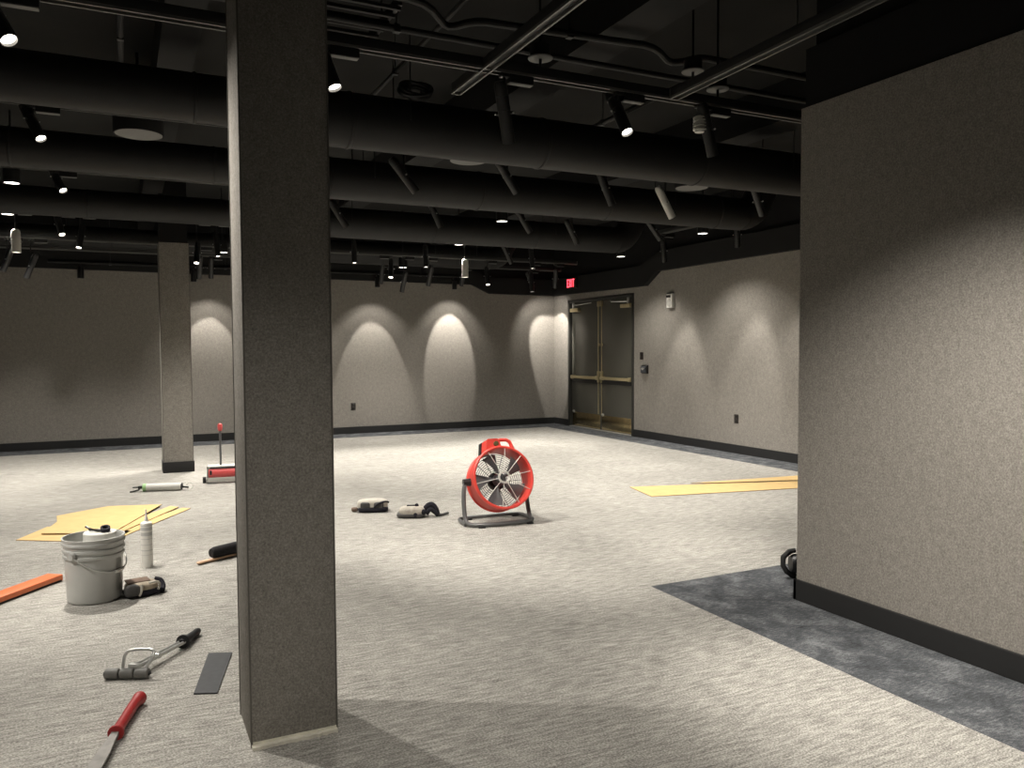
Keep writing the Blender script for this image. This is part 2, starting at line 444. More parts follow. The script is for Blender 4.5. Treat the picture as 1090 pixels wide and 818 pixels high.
wallplate('card_reader', 10.985, 1.155, .14, .15, .046, BLACKPL, 'black card reader with grey face beside the double doors', 'card reader', reader_x)
def outlet(parent, yz_):
    pass
def socket_x(axis):
    def f(t):
        for s in (-1, 1):
            M = Matrix.Rotation(axis, 4, 'Z')
            MB().box((-.014, -.017, s*.028-.017), (-.007, .017, s*.028+.017), .004, M).build('socket', BLACKPL, t)
    return f
wallplate('power_outlet', 8.79, .495, .125, .085, .009, DEVICE, 'dark power outlet low on the right wall', 'outlet', socket_x(0))
t = thing('power_outlet', (3.69, YB, .49), 'dark power outlet low on the back wall', 'outlet')
MB().box((-.043, -.009, -.063), (.043, 0, .063), .003).build('cover', DEVICE, t); socket_x(PI/2)(t)

# ------------------------------------------------------------------ ducts
def duct(y, xl, xr_end, xred, label, rl=.155, rr=.19, zl=3.135, zr=3.11):
    t = thing('air_duct', (xred, y, zr), label, 'duct')
    seg = 40
    # left run, reducer, right run as one skin
    def ring(bmx, x, r, z, tilt=0.0):
        out = []
        for k in range(seg):
            a = 2*PI*k/seg; v = Vector((0, r*math.cos(a), r*math.sin(a)))
            v = Matrix.Rotation(tilt, 3, 'Z') @ v
            out.append(bmx.verts.new((x-xred+v.x, v.y, z-zr+v.z)))
        return out
    b = bmesh.new(); rings = [ring(b, xl, rl, zl), ring(b, xred-.15, rl, zl), ring(b, xred+.15, rr, zr)]
    x = xred+1.3
    rings += [ring(b, xr_end, rr, zr)]
    for A, B in zip(rings[:-1], rings[1:]):
        for k in range(seg): b.faces.new((A[k], A[(k+1) % seg], B[(k+1) % seg], B[k]))
    b.faces.new(rings[0]); b.faces.new(rings[-1])
    bmesh.ops.recalc_face_normals(b, faces=b.faces)
    m = MB(); m.bm.free(); m.bm = b
    m.build('duct_run', DUCT, t)
    # elbow turning up at the right end
    M = []
    for i in range(7):
        a = i/6*R(60)
        M.append((xr_end-xred+.28*math.sin(a), 0, .28*(1-math.cos(a))))
    a = R(60); last = M[-1]
    M.append((last[0]+.55*math.cos(a), 0, last[2]+.55*math.sin(a)))
    MB().tube(M, rr-.002, seg).build('duct_elbow', DUCT, t)
    x = xred+.5
    while x < xr_end-.1:
        MB().lathe([(rr+.001, -.012), (rr+.007, -.006), (rr+.007, .006), (rr+.001, .012)], seg, Matrix.Translation((x-xred, 0, 0)) @ Matrix.Rotation(PI/2, 4, 'Y')).build('duct_seam', DUCT, t); x += 1.52
    x = xred-.5
    while x > xl+.1:
        MB().lathe([(rl+.001, -.012), (rl+.006, -.006), (rl+.006, .006), (rl+.001, .012)], seg, Matrix.Translation((x-xred, 0, zl-zr)) @ Matrix.Rotation(PI/2, 4, 'Y')).build('duct_seam', DUCT, t); x -= 1.52
    for x in (xl+1.2, xred+.9, xr_end-1.1):
        rad, zz = (rl, zl) if x < xred else (rr, zr)
        for s in (-1, 1): MB().cyl((x-xred, s*(rad+.004), zz-zr), (x-xred, s*(rad+.004), ZD-zr), .005, seg=6).build('hanger_rod', METALB, t)
duct(5.60, XL, 6.55, .95, 'thick round black duct nearest the camera, passing behind the partition')
duct(7.52, XL, 6.72, 1.25, 'second round black duct from the camera, ending near the right wall')
duct(10.07, XL, 6.60, 1.70, 'third round black duct from the camera, above the fan')
duct(13.02, XL, 5.90, 1.9, 'farthest round black duct close to the back wall')

# ------------------------------------------------------------------ conduits and cable tray
def conduit(pts, r, label, group=None):
    P = [Vector(p) for p in pts]; out = [P[0]]
    for i in range(1, len(P)-1):
        a, b, c = P[i-1], P[i], P[i+1]
        d = min((b-a).length, (c-b).length)*.3
        out += [b+(a-b).normalized()*d, b+(a-b).normalized()*d*.3+(c-b).normalized()*d*.3, b+(c-b).normalized()*d]
    out.append(P[-1])
    t = thing('electrical_conduit', P[0], label, 'conduit', group)
    MB().tube([p-P[0] for p in out], r, 10).build('pipe', DUCT, t)
    for i in range(len(P)-1):
        a, b = P[i], P[i+1]
        if (b-a).length < .7: continue
        n = max(1, int((b-a).length/1.6))
        for k in range(n):
            p = a.lerp(b, (k+.5)/n)-P[0]
            st = MB().box((p.x-.02, p.y-.02, p.z-r-.004), (p.x+.02, p.y+.02, p.z+r+.004), .002)
            st.cyl((p.x, p.y, p.z+r), (p.x, p.y, ZD-P[0].z), .004, seg=6)
            st.build('strap_hanger', METALB, t)
conduit([(-3, 4.20, 3.40), (1.53, 4.20, 3.40), (1.74, 4.42, 3.37), (1.86, 4.27, 3.38), (3.05, 4.20, 3.40), (3.27, 4.32, 3.36), (3.40, 4.18, 3.38), (6.4, 4.18, 3.38)], .022,
        'kinked black conduit running crossways above the nearest light track')
conduit([(-3, 4.62, 3.40), (2.4, 4.62, 3.40), (3.0, 4.55, 3.37), (6.4, 4.55, 3.37)], .02, 'straight black conduit just behind the kinked one overhead')
conduit([(1.765, 2.2, 3.46), (1.775, 6.6, 3.46)], .016, 'thin black conduit crossing overhead towards the nearest duct')
conduit([(.03, 2.5, 3.5), (.03, 6.8, 3.5)], .02, 'thin black conduit beside the overhead beam left of the column')
conduit([(3.75, 2.6, 3.44), (3.75, 7.0, 3.44)], .022, 'thin black conduit running under the right-hand ceiling beam')
conduit([(-1.0, 14.0, 2.87), (5.8, 14.0, 2.87)], .02, 'thin black conduit along the top of the back wall')
t = thing('cable_tray', (1.18, 4.75, 3.42), 'black ribbed cable tray beside the top of the nearest column', 'cable tray')
for k in range(7): MB().box((-.55, -.33+k*.11-.012, 0), (.28, -.33+k*.11+.012, .022), .003).build('rung', DUCT, t)
for x in (-.5, .27): MB().box((x-.012, -.36, .02), (x+.012, .36, .085), .003).cyl((x, 0, .08), (x, 0, ZD-3.42), .006, seg=8).build('side_rail', METALB, t)

# ------------------------------------------------------------------ light tracks
def track(p0, p1, label, drops):
    p0 = Vector(p0); p1 = Vector(p1); L = (p1-p0).length; ang = math.atan2((p1-p0).y, (p1-p0).x)
    t = thing('light_track', p0, label, 'light track', None, ang)
    m = MB().box((0, -.030, .012), (L, .030, .062), .002)
    m.box((0, -.030, 0), (L, -.0295, .012)).box((0, .0295, 0), (L, .030, .012))
    m.build('track_channel', TRACKM, t)
    lp = MB().box((0, -.031, -.002), (L, -.021, .013)).box((0, .021, -.002), (L, .031, .013))
    lp.box((-.004, -.031, -.002), (.006, .031, .06)).box((L-.006, -.031, -.002), (L+.004, .031, .06))
    lp.build('track_lip', TRACKLIP, t, False)
    for d in drops:
        MB().cyl((d, 0, .06), (d, 0, ZD-p0.z-.001), .009, seg=10).build('drop_rod', METALB, t)
    return t
ZA, ZB = 3.05, 3.20
track((XL+.3, 4.12, ZA), (4.9, 4.12, ZA), 'long crossways light track nearest the camera', (1.2, 3.4, 5.8))
track((1.85, -.5, ZA-.004), (1.85, 4.56, ZA-.004), 'pale-edged light track pointing at the camera, ending in mid air', (.8, 3.6))
track((3.03, 1.0, ZA-.002), (3.115, 4.085, ZA-.002), 'light track running to the partition, meeting the crossways track', (.5, 1.6))
track((XL+.3, 6.45, ZB), (6.6, 6.45, ZB), 'crossways light track between the first and second ducts', (2, 5, 8, 11))
track((XL+.3, 8.7, ZB), (7.1, 8.7, ZB), 'crossways light track between the second and third ducts', (2, 5, 8, 11))
track((XL+.3, 11.3, ZB), (7.2, 11.3, ZB), 'crossways light track between the third and fourth ducts', (2, 5, 7.5, 11))
track((XL+.3, 12.2, 2.98), (7.2, 12.2, 2.98), 'crossways light track just before the farthest duct', (2, 5, 7.5, 11))
track((XL+.3, 13.40, 2.98), (7.55, 13.40, 2.98), 'crossways light track behind the farthest duct, nearest the back wall', (2, 5, 7.5, 11))
track((7.25, 7.85, ZB), (7.25, 9.84, ZB), 'short light track running along the right wall fascia', (.4, 1.7))

# track hanger canopies: black can with a pale disc, stem down to the track
def canopy(x, y, z, label):
    t = thing('track_hanger', (x, y, z), label, 'hanger', 'canopies over the nearest track')
    MB().cyl((0, 0, .004), (0, 0, .075), .058).cyl((0, 0, .07), (0, 0, ZD-z), .007, seg=8).build('canopy_can', BLACKP, t)
    MB().lathe([(0, 0), (.07, 0), (.072, .004), (.07, .008), (0, .008)], 28).build('canopy_disc', PLATE, t)
    MB().cyl((0, 0, 0), (0, 0, ZA+.06-z), .009, seg=10).build('stem', METALB, t)
canopy(2.195, 4.12, 3.166, 'pale disc track hanger above the pale-edged track end')
canopy(3.49, 4.12, 3.166, 'pale disc track hanger right of the two-track junction')
canopy(3.29, 4.12, 3.25, 'pale disc track hanger just above the two-track junction')

# ------------------------------------------------------------------ track lights
BR, BT, BF = .037, .175, .165            # body radius, tail length, front length
def short_mesh():
    m = MB().lathe([(0, .11), (.03, .11), (.045, .095), (.050, .075), (.050, -BF), (.046, -BF), (.046, -BF+.022), (0, -BF+.022)], 24)
    for z in (-.06, -.02, .02): m.lathe([(.050, z-.006), (.054, z-.004), (.054, z+.004), (.050, z+.006)], 24)
    return m
def body_mesh():
    m = MB().lathe([(0, BT), (BR*.72, BT), (BR*.95, BT-.02), (BR, BT-.035), (BR, -BF), (BR-.004, -BF), (BR-.004, -BF+.022), (0, -BF+.022)], 24)
    for z in (.02, .10): m.lathe([(BR, z-.002), (BR+.0025, z), (BR, z+.002)], 24)
    return m
BODY = {}
def get(key, fn, mat):
    if key not in BODY: BODY[key] = fn().mesh(key, mat)
    return BODY[key]
def put(name, me, parent, loc=(0, 0, 0), rot=None):
    o = bpy.data.objects.new(name, me); link(o, parent); o.location = loc
    if rot is not None:
        o.rotation_mode = 'QUATERNION'; o.rotation_quaternion = rot
    return o
WARM = (1.0, 0.945, 0.86)
def spot(parent, p, tgt, power, ang, blend, rad=.03, col=WARM):
    l = bpy.data.lights.new('beam', 'SPOT'); l.energy = power; l.spot_size = R(ang); l.spot_blend = blend
    l.shadow_soft_size = rad; l.color = col
    o = bpy.data.objects.new('beam', l); link(o, parent); o.location = p
    d = Vector(tgt)-(Vector(p)+Vector(parent.location))
    o.rotation_mode = 'QUATERNION'; o.rotation_quaternion = d.to_track_quat('-Z', 'Y')
    return o
def head(pivot, ztrack, target, label, power=300, ang=50, blend=.8, halo=0, pale=False, short=False, plate_dx=.10, lit=True, group='black track spotlights'):
    pv = Vector(pivot)
    t = thing('track_light', (pv.x, pv.y, ztrack), label, 'track light', group)
    off = Vector((0, 0, pv.z-ztrack))
    d = (Vector(target)-pv).normalized()
    q = Vector((0, 0, -1)).rotation_difference(d)
    put('driver_box', get('driver_box', lambda: MB().box((-.075, -.024, -.045), (.075, .024, .016), .003), BLACKP), t, (plate_dx, 0, 0))
    pl = put('driver_lit_face', get('driver_lit_face', lambda: MB().box((-.072, -.021, -.050), (.072, .021, -.0455), .001), PLATE), t, (plate_dx, 0, 0))  # pale sheet paints the light on the black box's underside
    MB().cyl((0, 0, 0), (0, 0, min(-.02, off.z+.045)), .009, seg=10).box((-.028, -.02, -.022), (.028, .02, 0), .003).build('stem', METALB, t)
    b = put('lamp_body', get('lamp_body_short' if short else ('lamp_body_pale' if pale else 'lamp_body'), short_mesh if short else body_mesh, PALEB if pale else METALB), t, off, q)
    put('lens', get('lens' if lit else 'lens_off', lambda: MB().lathe([(0, -BF+.0145), (BR-.005, -BF+.0145), (BR-.005, -BF+.020), (0, -BF+.020)], 24), LENS if lit else LENSO), b)
    put('knuckle', get('knuckle', lambda: MB().box((-.011, -.011, -.012), (.011, .011, .045), .004).cyl((-BR-.012, 0, 0), (BR+.012, 0, 0), .009, seg=12), STEEL if pale else METALB), t, off,
        Quaternion((0, 0, 1), math.atan2(d.y, d.x)+PI/2))
    put('pivot_screw', get('pivot_screw', lambda: MB().cyl((-BR-.020, 0, 0), (-BR-.010, 0, 0), .006, seg=10).cyl((BR+.010, 0, 0), (BR+.020, 0, 0), .006, seg=10), STEEL), t, off,
        Quaternion((0, 0, 1), math.atan2(d.y, d.x)+PI/2))
    if lit and power > 0:
        tip = off + d*(BF+.012)
        spot(t, tip, target, power, ang, blend)
        if halo: spot(t, tip, target, halo, min(150, ang*2.0), .55)
    return t

G = 'black track spotlights'
K = 1.0
# nearest track
head((-.47, 4.12, 2.965), ZA, (.50, 3.1, .9), 'lit black spotlight at the top left edge, nearest track', 170*K, 100, .9)
head((.955, 4.12, 2.975), ZA, (1.7, 3.1, 0), 'lit black spotlight just right of the nearest column top', 45*K, 60, .9)
head((1.965, 4.12, 2.83), ZA, (3.0, 5.2, 0), 'long black spotlight hanging below the pale-edged track end', 350*K, 70, .95)
head((2.73, 4.12, 2.93), ZA, (2.85, 2.35, 0), 'lit black spotlight on the nearest track, right of the pale-edged track', 150*K, 36, .9)
head((3.408, 4.12, 2.898), ZA, (4.7, 4.6, 0), 'black spotlight on the nearest track beside the pale finned lamp', 330*K, 70, .95)
head((1.85, 1.3, 2.9), ZA, (3.575, 2.6, .10), 'black spotlight out of view lighting the partition', 460*K, 70, 1.0)
# first-second duct
head((-.53, 6.45, 3.095), ZB, (.8, 4.9, 0), 'lit black spotlight below the first duct, above the grey bucket', 460*K, 74, .95)
head((2.143, 6.45, 2.955), ZB, (4.7, 6.6, 0), 'long tilted black spotlight under the first duct, right of the nearest column', 360*K, 72, .95)
head((3.10, 6.45, 3.03), ZB, (5.6, 7.0, 0), 'short-looking black spotlight under the middle of the first duct', 260*K, 70, .95)
head((4.132, 6.45, 3.01), ZB, (5.7, 6.6, 0), 'black spotlight poking out under the first duct, left of the shiny one', 200*K, 70, .95)
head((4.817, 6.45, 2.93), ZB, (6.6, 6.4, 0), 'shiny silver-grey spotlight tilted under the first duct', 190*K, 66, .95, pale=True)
head((6.009, 6.45, 3.03), ZB, (7.82, 7.2, .75), 'black spotlight under the first duct beside the partition edge', 210*K, 58, .6)
head((1.15, 6.45, 3.0), ZB, (2.5, 6.3, 0), 'added black fill spotlight under the first duct, unseen behind the nearest column', 330*K, 74, .95)  # unseen fill lamp, added to brighten the floor round the fan
head((-2.3, 4.12, 2.93), ZA, (-.9, 5.7, 0), 'added black fill spotlight on the nearest track, unseen past the left picture edge', 330*K, 58, .95)  # added fill lamp for the bucket and the carpet around it
# second-third duct
head((-.53, 8.7, 3.14), ZB, (.9, 6.9, 0), 'lit black spotlight under the second duct near the left edge', 360*K, 72, .95)
head((2.138, 8.7, 2.985), ZB, (4.2, 9.0, 0), 'black spotlight right beside the nearest column, under the second duct', 210*K, 70, .95)
head((3.257, 8.7, 3.06), ZB, (4.8, 8.8, 0), 'black spotlight under the second duct, left of the round downlight', 200*K, 70, .95)
head((4.392, 8.7, 3.055), ZB, (6.6, 8.8, 0), 'black spotlight under the second duct, just right of the round downlight', 165*K, 70, .95)
head((5.075, 8.7, 2.955), ZB, (6.8, 8.8, 0), 'long black spotlight hanging left of the end of the third duct', 140*K, 62, .95)
head((6.316, 8.7, 3.06), ZB, (7.82, 8.75, 1.35), 'black spotlight above the elbow of the third duct', 50*K, 60, .9)
head((7.25, 8.16, 2.98), ZB, (7.82, 8.6, .2), 'black spotlight close to the right wall fascia', 130*K, 44, .7)
head((7.25, 9.74, 2.945), ZB, (7.82, 10.05, .2), 'small black spotlight by the slanted step of the right wall fascia', 120*K, 44, .7)
# third-fourth duct
head((5.423, 11.3, 2.985), ZB, (7.1, 11.5, 0), 'small dark spotlight under the third duct, left of the exit sign', 140*K, 66, .95)
head((-.67, 11.3, 3.06), ZB, (.1, 9.3, 0), 'lit black spotlight high under the third duct, left of the far column', 165*K, 70, .95)
head((-.441, 11.3, 2.93), ZB, (-.9, 10.2, 0), 'small lit spotlight straight below another one, left of the far column', 165*K, 70, .95)
head((-1.129, 11.3, 2.864), ZB, (-1.08, 11.25, 0), 'spotlight painted pale as if in a beam, pointing straight down at the left edge', 90*K, 60, .9, pale=True, short=True)  # pale body colour stands for beam glare on a black head
head((4.708, 11.3, 2.765), ZB, (4.70, 11.27, 0), 'spotlight painted pale as if in a beam, pointing straight down before the back wall', 90*K, 60, .9, pale=True, short=True)  # beam glare painted as a pale body here too
head((2.998, 11.3, 2.90), ZB, (2.9, 10.7, 0), 'lit dark spotlight pointing down, first right of the nearest column', 165*K, 68, .95)
head((4.075, 11.3, 2.885), ZB, (4.0, 10.8, 0), 'lit dark spotlight pointing down, left of the pale grey one', 130*K, 68, .95)
head((.904, 11.3, 2.79), ZB, (.55, 9.9, 0), 'lit dark spotlight between the two columns, facing left', 165*K, 68, .95)
head((1.150, 11.3, 2.91), ZB, (1.3, 10.7, 0), 'lit dark spotlight pointing down beside the nearest column edge', 165*K, 68, .95)
head((5.851, 11.3, 2.935), ZB, (5.9, 10.8, 0), 'lit dark spotlight pointing down, left of the exit sign', 165*K, 68, .95)
# nearest the back wall
ZE = 2.98
head((4.03, 12.2, 2.575), ZE, (3.9, 13.6, 0), 'dark spotlight tilted low above the left bright patch of back wall', 60*K, 60, .95)
head((4.47, 12.2, 2.685), ZE, (4.35, 13.6, 0), 'dark spotlight on a short bar, right of the low tilted one', 60*K, 60, .95, plate_dx=.06)
head((5.48, 12.2, 2.72), ZE, (5.2, 11.0, 0), 'lit spotlight facing the room before the middle bright patch', 150*K, 60, .9)
head((6.31, 12.2, 2.645), ZE, (6.32, 11.8, 0), 'lit dark spotlight below the corner fascia left of the doors', 100*K, 60, .9)
head((3.82, 12.2, 2.775), ZE, (3.3, 10.7, 0), 'lit dark spotlight facing left above the left bright patch', 150*K, 60, .9, plate_dx=-.10)
head((1.00, 12.2, 2.685), ZE, (.9, 13.6, 0), 'dark spotlight between the columns tilted at the back wall', 60*K, 60, .95)
head((-1.32, 12.2, 2.70), ZE, (-2.35, 12.6, 0), 'dark spotlight tilted at the back wall near the left edge', 22*K, 60, .9)
head((-1.06, 12.2, 2.62), ZE, (-2.1, 12.6, 0), 'second dark spotlight near the left edge, just right of its twin', 0*K, lit=False, plate_dx=.12)
head((6.78, 12.2, 2.72), ZE, (7.3, 13.4, 0), 'dark spotlight left of the exit sign under the fascia', 60*K, 60, .95)
for x, xt, zt, lab, pw, ang in ((1.27, 1.28, 1.42, 'black accent spotlight behind the farthest duct over the bright patch between the columns', 105, 40),
                   (2.62, 2.63, 1.15, 'black accent spotlight behind the farthest duct, hidden next to the nearest column', 90, 44),
                   (4.03, 4.05, 1.18, 'black accent spotlight over the left bright wall patch', 110, 44),
                   (5.54, 5.55, 1.64, 'black accent spotlight over the middle bright wall patch', 185, 41),
                   (6.90, 8.02, 1.28, 'black accent spotlight over the bright back corner', 230, 47)):
    head((x, 13.40, 2.80), ZE, (xt, YB, zt), lab, pw*K, ang, .14, 34*K)

# short cans on the back wall just under the fascia
def can(x, label):
    t = thing('wall_can', (x, 13.96, 2.69), label, 'sensor can', 'short dark cans in front of the back wall')
    MB().lathe([(0, .10), (.038, .10), (.045, .085), (.045, -.06), (.040, -.065), (0, -.065)], 20).build('can', METALB, t)
    MB().tube([(0, 0, .09), (0, 0, .14), (0, .07, .14)], .012, 8).build('bracket', METALB, t)
can(-.56, 'short dark can on the back wall left of the far column')
can(1.055, 'short dark can on the back wall right of the far column')
can(4.12, 'short dark can above the left bright wall patch')
can(5.60, 'short dark can above the middle bright wall patch')

# round downlights
def downlight(x, y, z, label, power, r=.072):
    t = thing('downlight', (x, y, z), label, 'downlight', 'round pendant downlights')
    MB().lathe([(0, .16), (r*.9, .16), (r, .145), (r, 0), (r-.006, 0), (r-.006, .012), (0, .012)], 28).build('can', METALB, t)
    MB().lathe([(0, .004), (r-.008, .004), (r-.008, .010), (0, .010)], 28).build('lens', LENSD, t)
    MB().cyl((0, 0, .155), (0, 0, ZD-z), .010, seg=10).build('stem', METALB, t)
    if power: spot(t, (0, 0, -.02), (x, y, 0), power, 118, .7, .06)
downlight(-.90, 8.82, 3.078, 'round lit downlight at the left edge under the second duct', 260)
downlight(4.163, 8.82, 3.048, 'round lit downlight under the second duct, above the fan', 300)
downlight(7.00, 8.55, 3.03, 'round lit downlight near the right wall fascia', 110)
downlight(-1.22, 11.43, 3.166, 'round lit downlight above the pale spotlight at the left edge', 430)
downlight(1.268, 11.75, 2.86, 'round lit downlight beside the nearest column edge', 260)
downlight(4.664, 11.43, 3.105, 'round lit downlight above the pale spotlight in the middle', 330)
downlight(7.0, 10.5, 2.93, 'round lit downlight above the exit sign', 130)
downlight(4.10, 12.45, 2.83, 'round lit downlight above the left bright wall patch', 90)
downlight(1.60, 8.82, 3.03, 'round downlight under the second duct hidden behind the nearest column', 300)
# unseen downlights overhead and to the side, added as general fill
downlight(.25, 1.2, 3.06, 'added round fill downlight out of view overhead, left of the photographer', 135)
downlight(2.35, .6, 3.06, 'added round fill downlight out of view overhead beside the partition', 105)
downlight(-2.4, 1.9, 3.06, 'added round fill downlight out of view overhead at far left', 130)
downlight(-2.6, 5.9, 3.06, 'round downlight out of view past the left picture edge', 260)

# pendant speakers
def speaker(x, label, z=3.14):
    t = thing('pendant_speaker', (x, 6.74, z), label, 'speaker', 'round pendant speakers behind the first duct')
    MB().lathe([(0, .24), (.165, .24), (.178, .22), (.178, .01), (.172, 0), (.166, .004), (0, .004)], 36).build('can', BLACKP, t)
    MB().lathe([(0, 0), (.165, 0), (.165, .0035), (0, .0035)], 36).build('grille', PLATE, t)
    MB().cyl((0, 0, .235), (0, 0, ZD-z), .012, seg=10).build('stem', METALB, t)
speaker(.145, 'round pendant speaker left of the nearest column')
speaker(2.85, 'round pendant speaker mostly behind the first duct, right of the column', 3.205)
speaker(5.37, 'round pendant speaker mostly behind the first duct, by the shiny spotlight', 3.17)

# coiled cable on top of the first duct
t = thing('cable_coil', (1.90, 5.44, 3.235), 'black coil of cable lying on top of the first duct', 'cable')
m = MB()
for k, (r, dz, tx) in enumerate(((.10, .03, .1), (.12, .04, .35), (.11, .05, -.1))):
    m.tube([(r*math.cos(a), .35*r*math.sin(a), dz+r*.5+r*.5*math.sin(a+tx)) for a in [2*PI*i/28 for i in range(28)]], .016, 8, True)
m.build('coil', BLACKPL, t)

# finned lamp on the nearest track, its pale colour painting beam glare
t = thing('finned_lamp', (3.345, 4.12, ZA), 'small finned lamp head painted pale as if in a beam, on the nearest track', 'track light')
MB().box((-.03, -.02, -.02), (.03, .02, 0), .003).cyl((0, 0, -.02), (0, 0, -.07), .009, seg=10).build('stem', METALB, t)
m = MB()
for k in range(5): m.lathe([(0, 0), (.042, 0), (.042, .009), (0, .009)], 24, Matrix.Translation((0, 0, -.085-k*.018)))
m.lathe([(0, 0), (.030, 0), (.030, .10), (0, .10)], 24, Matrix.Translation((0, 0, -.17)))
m.build('heat_sink', PALEB, t)

# ------------------------------------------------------------------ AXIAL FAN
fan = thing('axial_fan', (2.905, 6.235, 0), 'red round axial fan on a grey tube stand', 'fan')
fc = Vector((.0, .0, .372))
az = math.atan2(-6.2, -2.9)+R(21)        # facing the camera, turned a little to its right
tilt = R(19)
nrm = Vector((math.cos(az)*math.cos(tilt), math.sin(az)*math.cos(tilt), math.sin(tilt)))
# local frame: z = facing direction, y = up-ish, x = right-ish seen from the front
zx = nrm; xx = Vector((0, 0, 1)).cross(zx).normalized(); yx = zx.cross(xx)
FM = Matrix(((xx.x, yx.x, zx.x, fc.x), (xx.y, yx.y, zx.y, fc.y), (xx.z, yx.z, zx.z, fc.z), (0, 0, 0, 1)))
def fp(x, y, z): return FM @ Vector((x, y, z))
RO = .262; DH = .105
MB().lathe([(RO+.004, DH+.012), (RO+.014, DH+.004), (RO+.012, DH-.014), (RO, DH-.022), (RO-.004, -DH+.02), (RO+.008, -DH+.006), (RO+.006, -DH-.006), (RO-.010, -DH-.006),
            (RO-.016, -DH+.02), (RO-.013, DH-.02), (RO-.008, DH+.010)], 64, FM, close=True).build('drum', RED, fan)
# front guard: radial wires and hub ring
m = MB()
NS = 10
for k in range(NS):
    a = 2*PI*k/NS+.15
    m.tube([fp(.042*math.cos(a), .042*math.sin(a), DH+.016), fp((RO-.004)*math.cos(a), (RO-.004)*math.sin(a), DH+.004)], .0034, 6)
for rr_ in (.042, .052): m.tube([fp(rr_*math.cos(2*PI*i/28), rr_*math.sin(2*PI*i/28), DH+.016) for i in range(28)], .0045, 6, True)
m.build('front_guard', PALEB, fan)
m = MB()
for rr_ in [.06+.018*i for i in range(11)]:
    m.tube([fp(rr_*math.cos(2*PI*i/48), rr_*math.sin(2*PI*i/48), -DH+.002) for i in range(48)], .0028, 5, True)
for k in range(16):
    a = 2*PI*k/16
    m.tube([fp(.055*math.cos(a), .055*math.sin(a), -DH), fp((RO-.008)*math.cos(a), (RO-.008)*math.sin(a), -DH)], .003, 5)
m.build('rear_guard', FANG, fan)
MB().lathe([(0, .045), (.045, .04), (.055, .02), (.055, -.035), (.048, -.05), (0, -.05)], 28, FM).build('hub', FANG, fan)
MB().lathe([(0, -.05), (.075, -.052), (.08, -.06), (.08, -DH+.006), (0, -DH+.004)], 28, FM).build('motor', BLACKPL, fan)
for k in range(5):
    a0 = 2*PI*k/5+.50
    b = bmesh.new(); NR, NC = 8, 5; grid = []
    for i in range(NR+1):
        r_ = .045+(.225-.045)*i/NR; row = []
        wid = R(22)+R(13)*(i/NR); tw = R(38)-R(14)*(i/NR)
        for j in range(NC+1):
            u = j/NC-.5
            ang = a0+u*wid*math.cos(tw)*1.25 + .18*(i/NR)
            z = .0+u*r_*wid*math.sin(tw) + .010*(1-4*u*u)
            row.append((r_*math.cos(ang), r_*math.sin(ang), z))
        grid.append(row)
    top = [[b.verts.new(fp(p[0], p[1], p[2]+.002)) for p in row] for row in grid]
    bot = [[b.verts.new(fp(p[0], p[1], p[2]-.002)) for p in row] for row in grid]
    for i in range(NR):
        for j in range(NC):
            b.faces.new((top[i][j], top[i+1][j], top[i+1][j+1], top[i][j+1])); b.faces.new((bot[i][j], bot[i][j+1], bot[i+1][j+1], bot[i+1][j]))
        b.faces.new((top[i][0], bot[i][0], bot[i+1][0], top[i+1][0])); b.faces.new((top[i][NC], top[i+1][NC], bot[i+1][NC], bot[i][NC]))
    for j in range(NC):
        b.faces.new((top[0][j], top[0][j+1], bot[0][j+1], bot[0][j])); b.faces.new((top[NR][j], bot[NR][j], bot[NR][j+1], top[NR][j+1]))
    bmesh.ops.recalc_face_normals(b, faces=b.faces)
    m = MB(); m.bm.free(); m.bm = b; m.build('blade', FANG, fan)
# control box, knob and carry handle on top
cb = MB().prism([(-.115, .215), (-.095, .345), (-.085, .352), (.005, .352), (.020, .335), (.035, .255), (-.02, .25)], -.075, .062, FM)
cb.build('control_box', RED, fan)
MB().prism([(-.125, .22), (-.105, .345), (-.09, .350), (-.04, .350), (-.04, .23)], -.135, -.076, FM).build('box_back', BLACKPL, fan)
MB().cyl(fp(-.018, .305, .060), fp(-.018, .305, .082), .021).box((-.021, .301, .08), (-.015, .323, .086), 0, FM).build('speed_knob', plain('olive_knob', (.10, .085, .03), .4), fan)
MB().tube([fp(.01, .335, .02), fp(.04, .346, .02), (fp(.10, .343, .02)), fp(.128, .325, .02), fp(.150, .262, .02), fp(.158, .212, .02)], [.016, .015, .015, .016, .018, .020], 12).build('carry_handle', RED, fan)
# stand: side arms from the pivots down to a bent floor tube
inv = FM.to_3x3()
side = Vector((xx.x, xx.y, 0)).normalized(); fwd = Vector((nrm.x, nrm.y, 0)).normalized()
PVL = fc - xx*(RO+.026) - nrm*.03; PVR = fc + xx*(RO+.014) - nrm*.03
def smooth_path(P, it=2):
    P = [Vector(p) for p in P]
    for _ in range(it):
        Q = [P[0]]
        for a, b in zip(P[:-1], P[1:]): Q += [a.lerp(b, .25), a.lerp(b, .75)]
        Q.append(P[-1]); P = Q
    return P
gz = .021
def stand_pt(s, f, z): return side*s + fwd*f + Vector((0, 0, z))
path = [PVL-xx*.012, stand_pt(-.325, -.01, .31), stand_pt(-.335, .02, .18), stand_pt(-.335, .05, .07), stand_pt(-.325, .10, gz), stand_pt(-.20, .15, gz), stand_pt(0, .155, gz), stand_pt(.16, .15, gz),
        stand_pt(.25, .12, gz), stand_pt(.265, .03, .05), stand_pt(.268, -.03, .18), stand_pt(.270, -.05, .31), PVR+xx*.006]
MB().tube(smooth_path(path), .019, 12).build('stand_tube', FANST, fan)
path2 = [stand_pt(-.335, .07, gz), stand_pt(-.33, -.16, gz), stand_pt(-.26, -.20, gz), stand_pt(.22, -.20, gz), stand_pt(.28, -.16, gz), stand_pt(.28, .07, gz)]
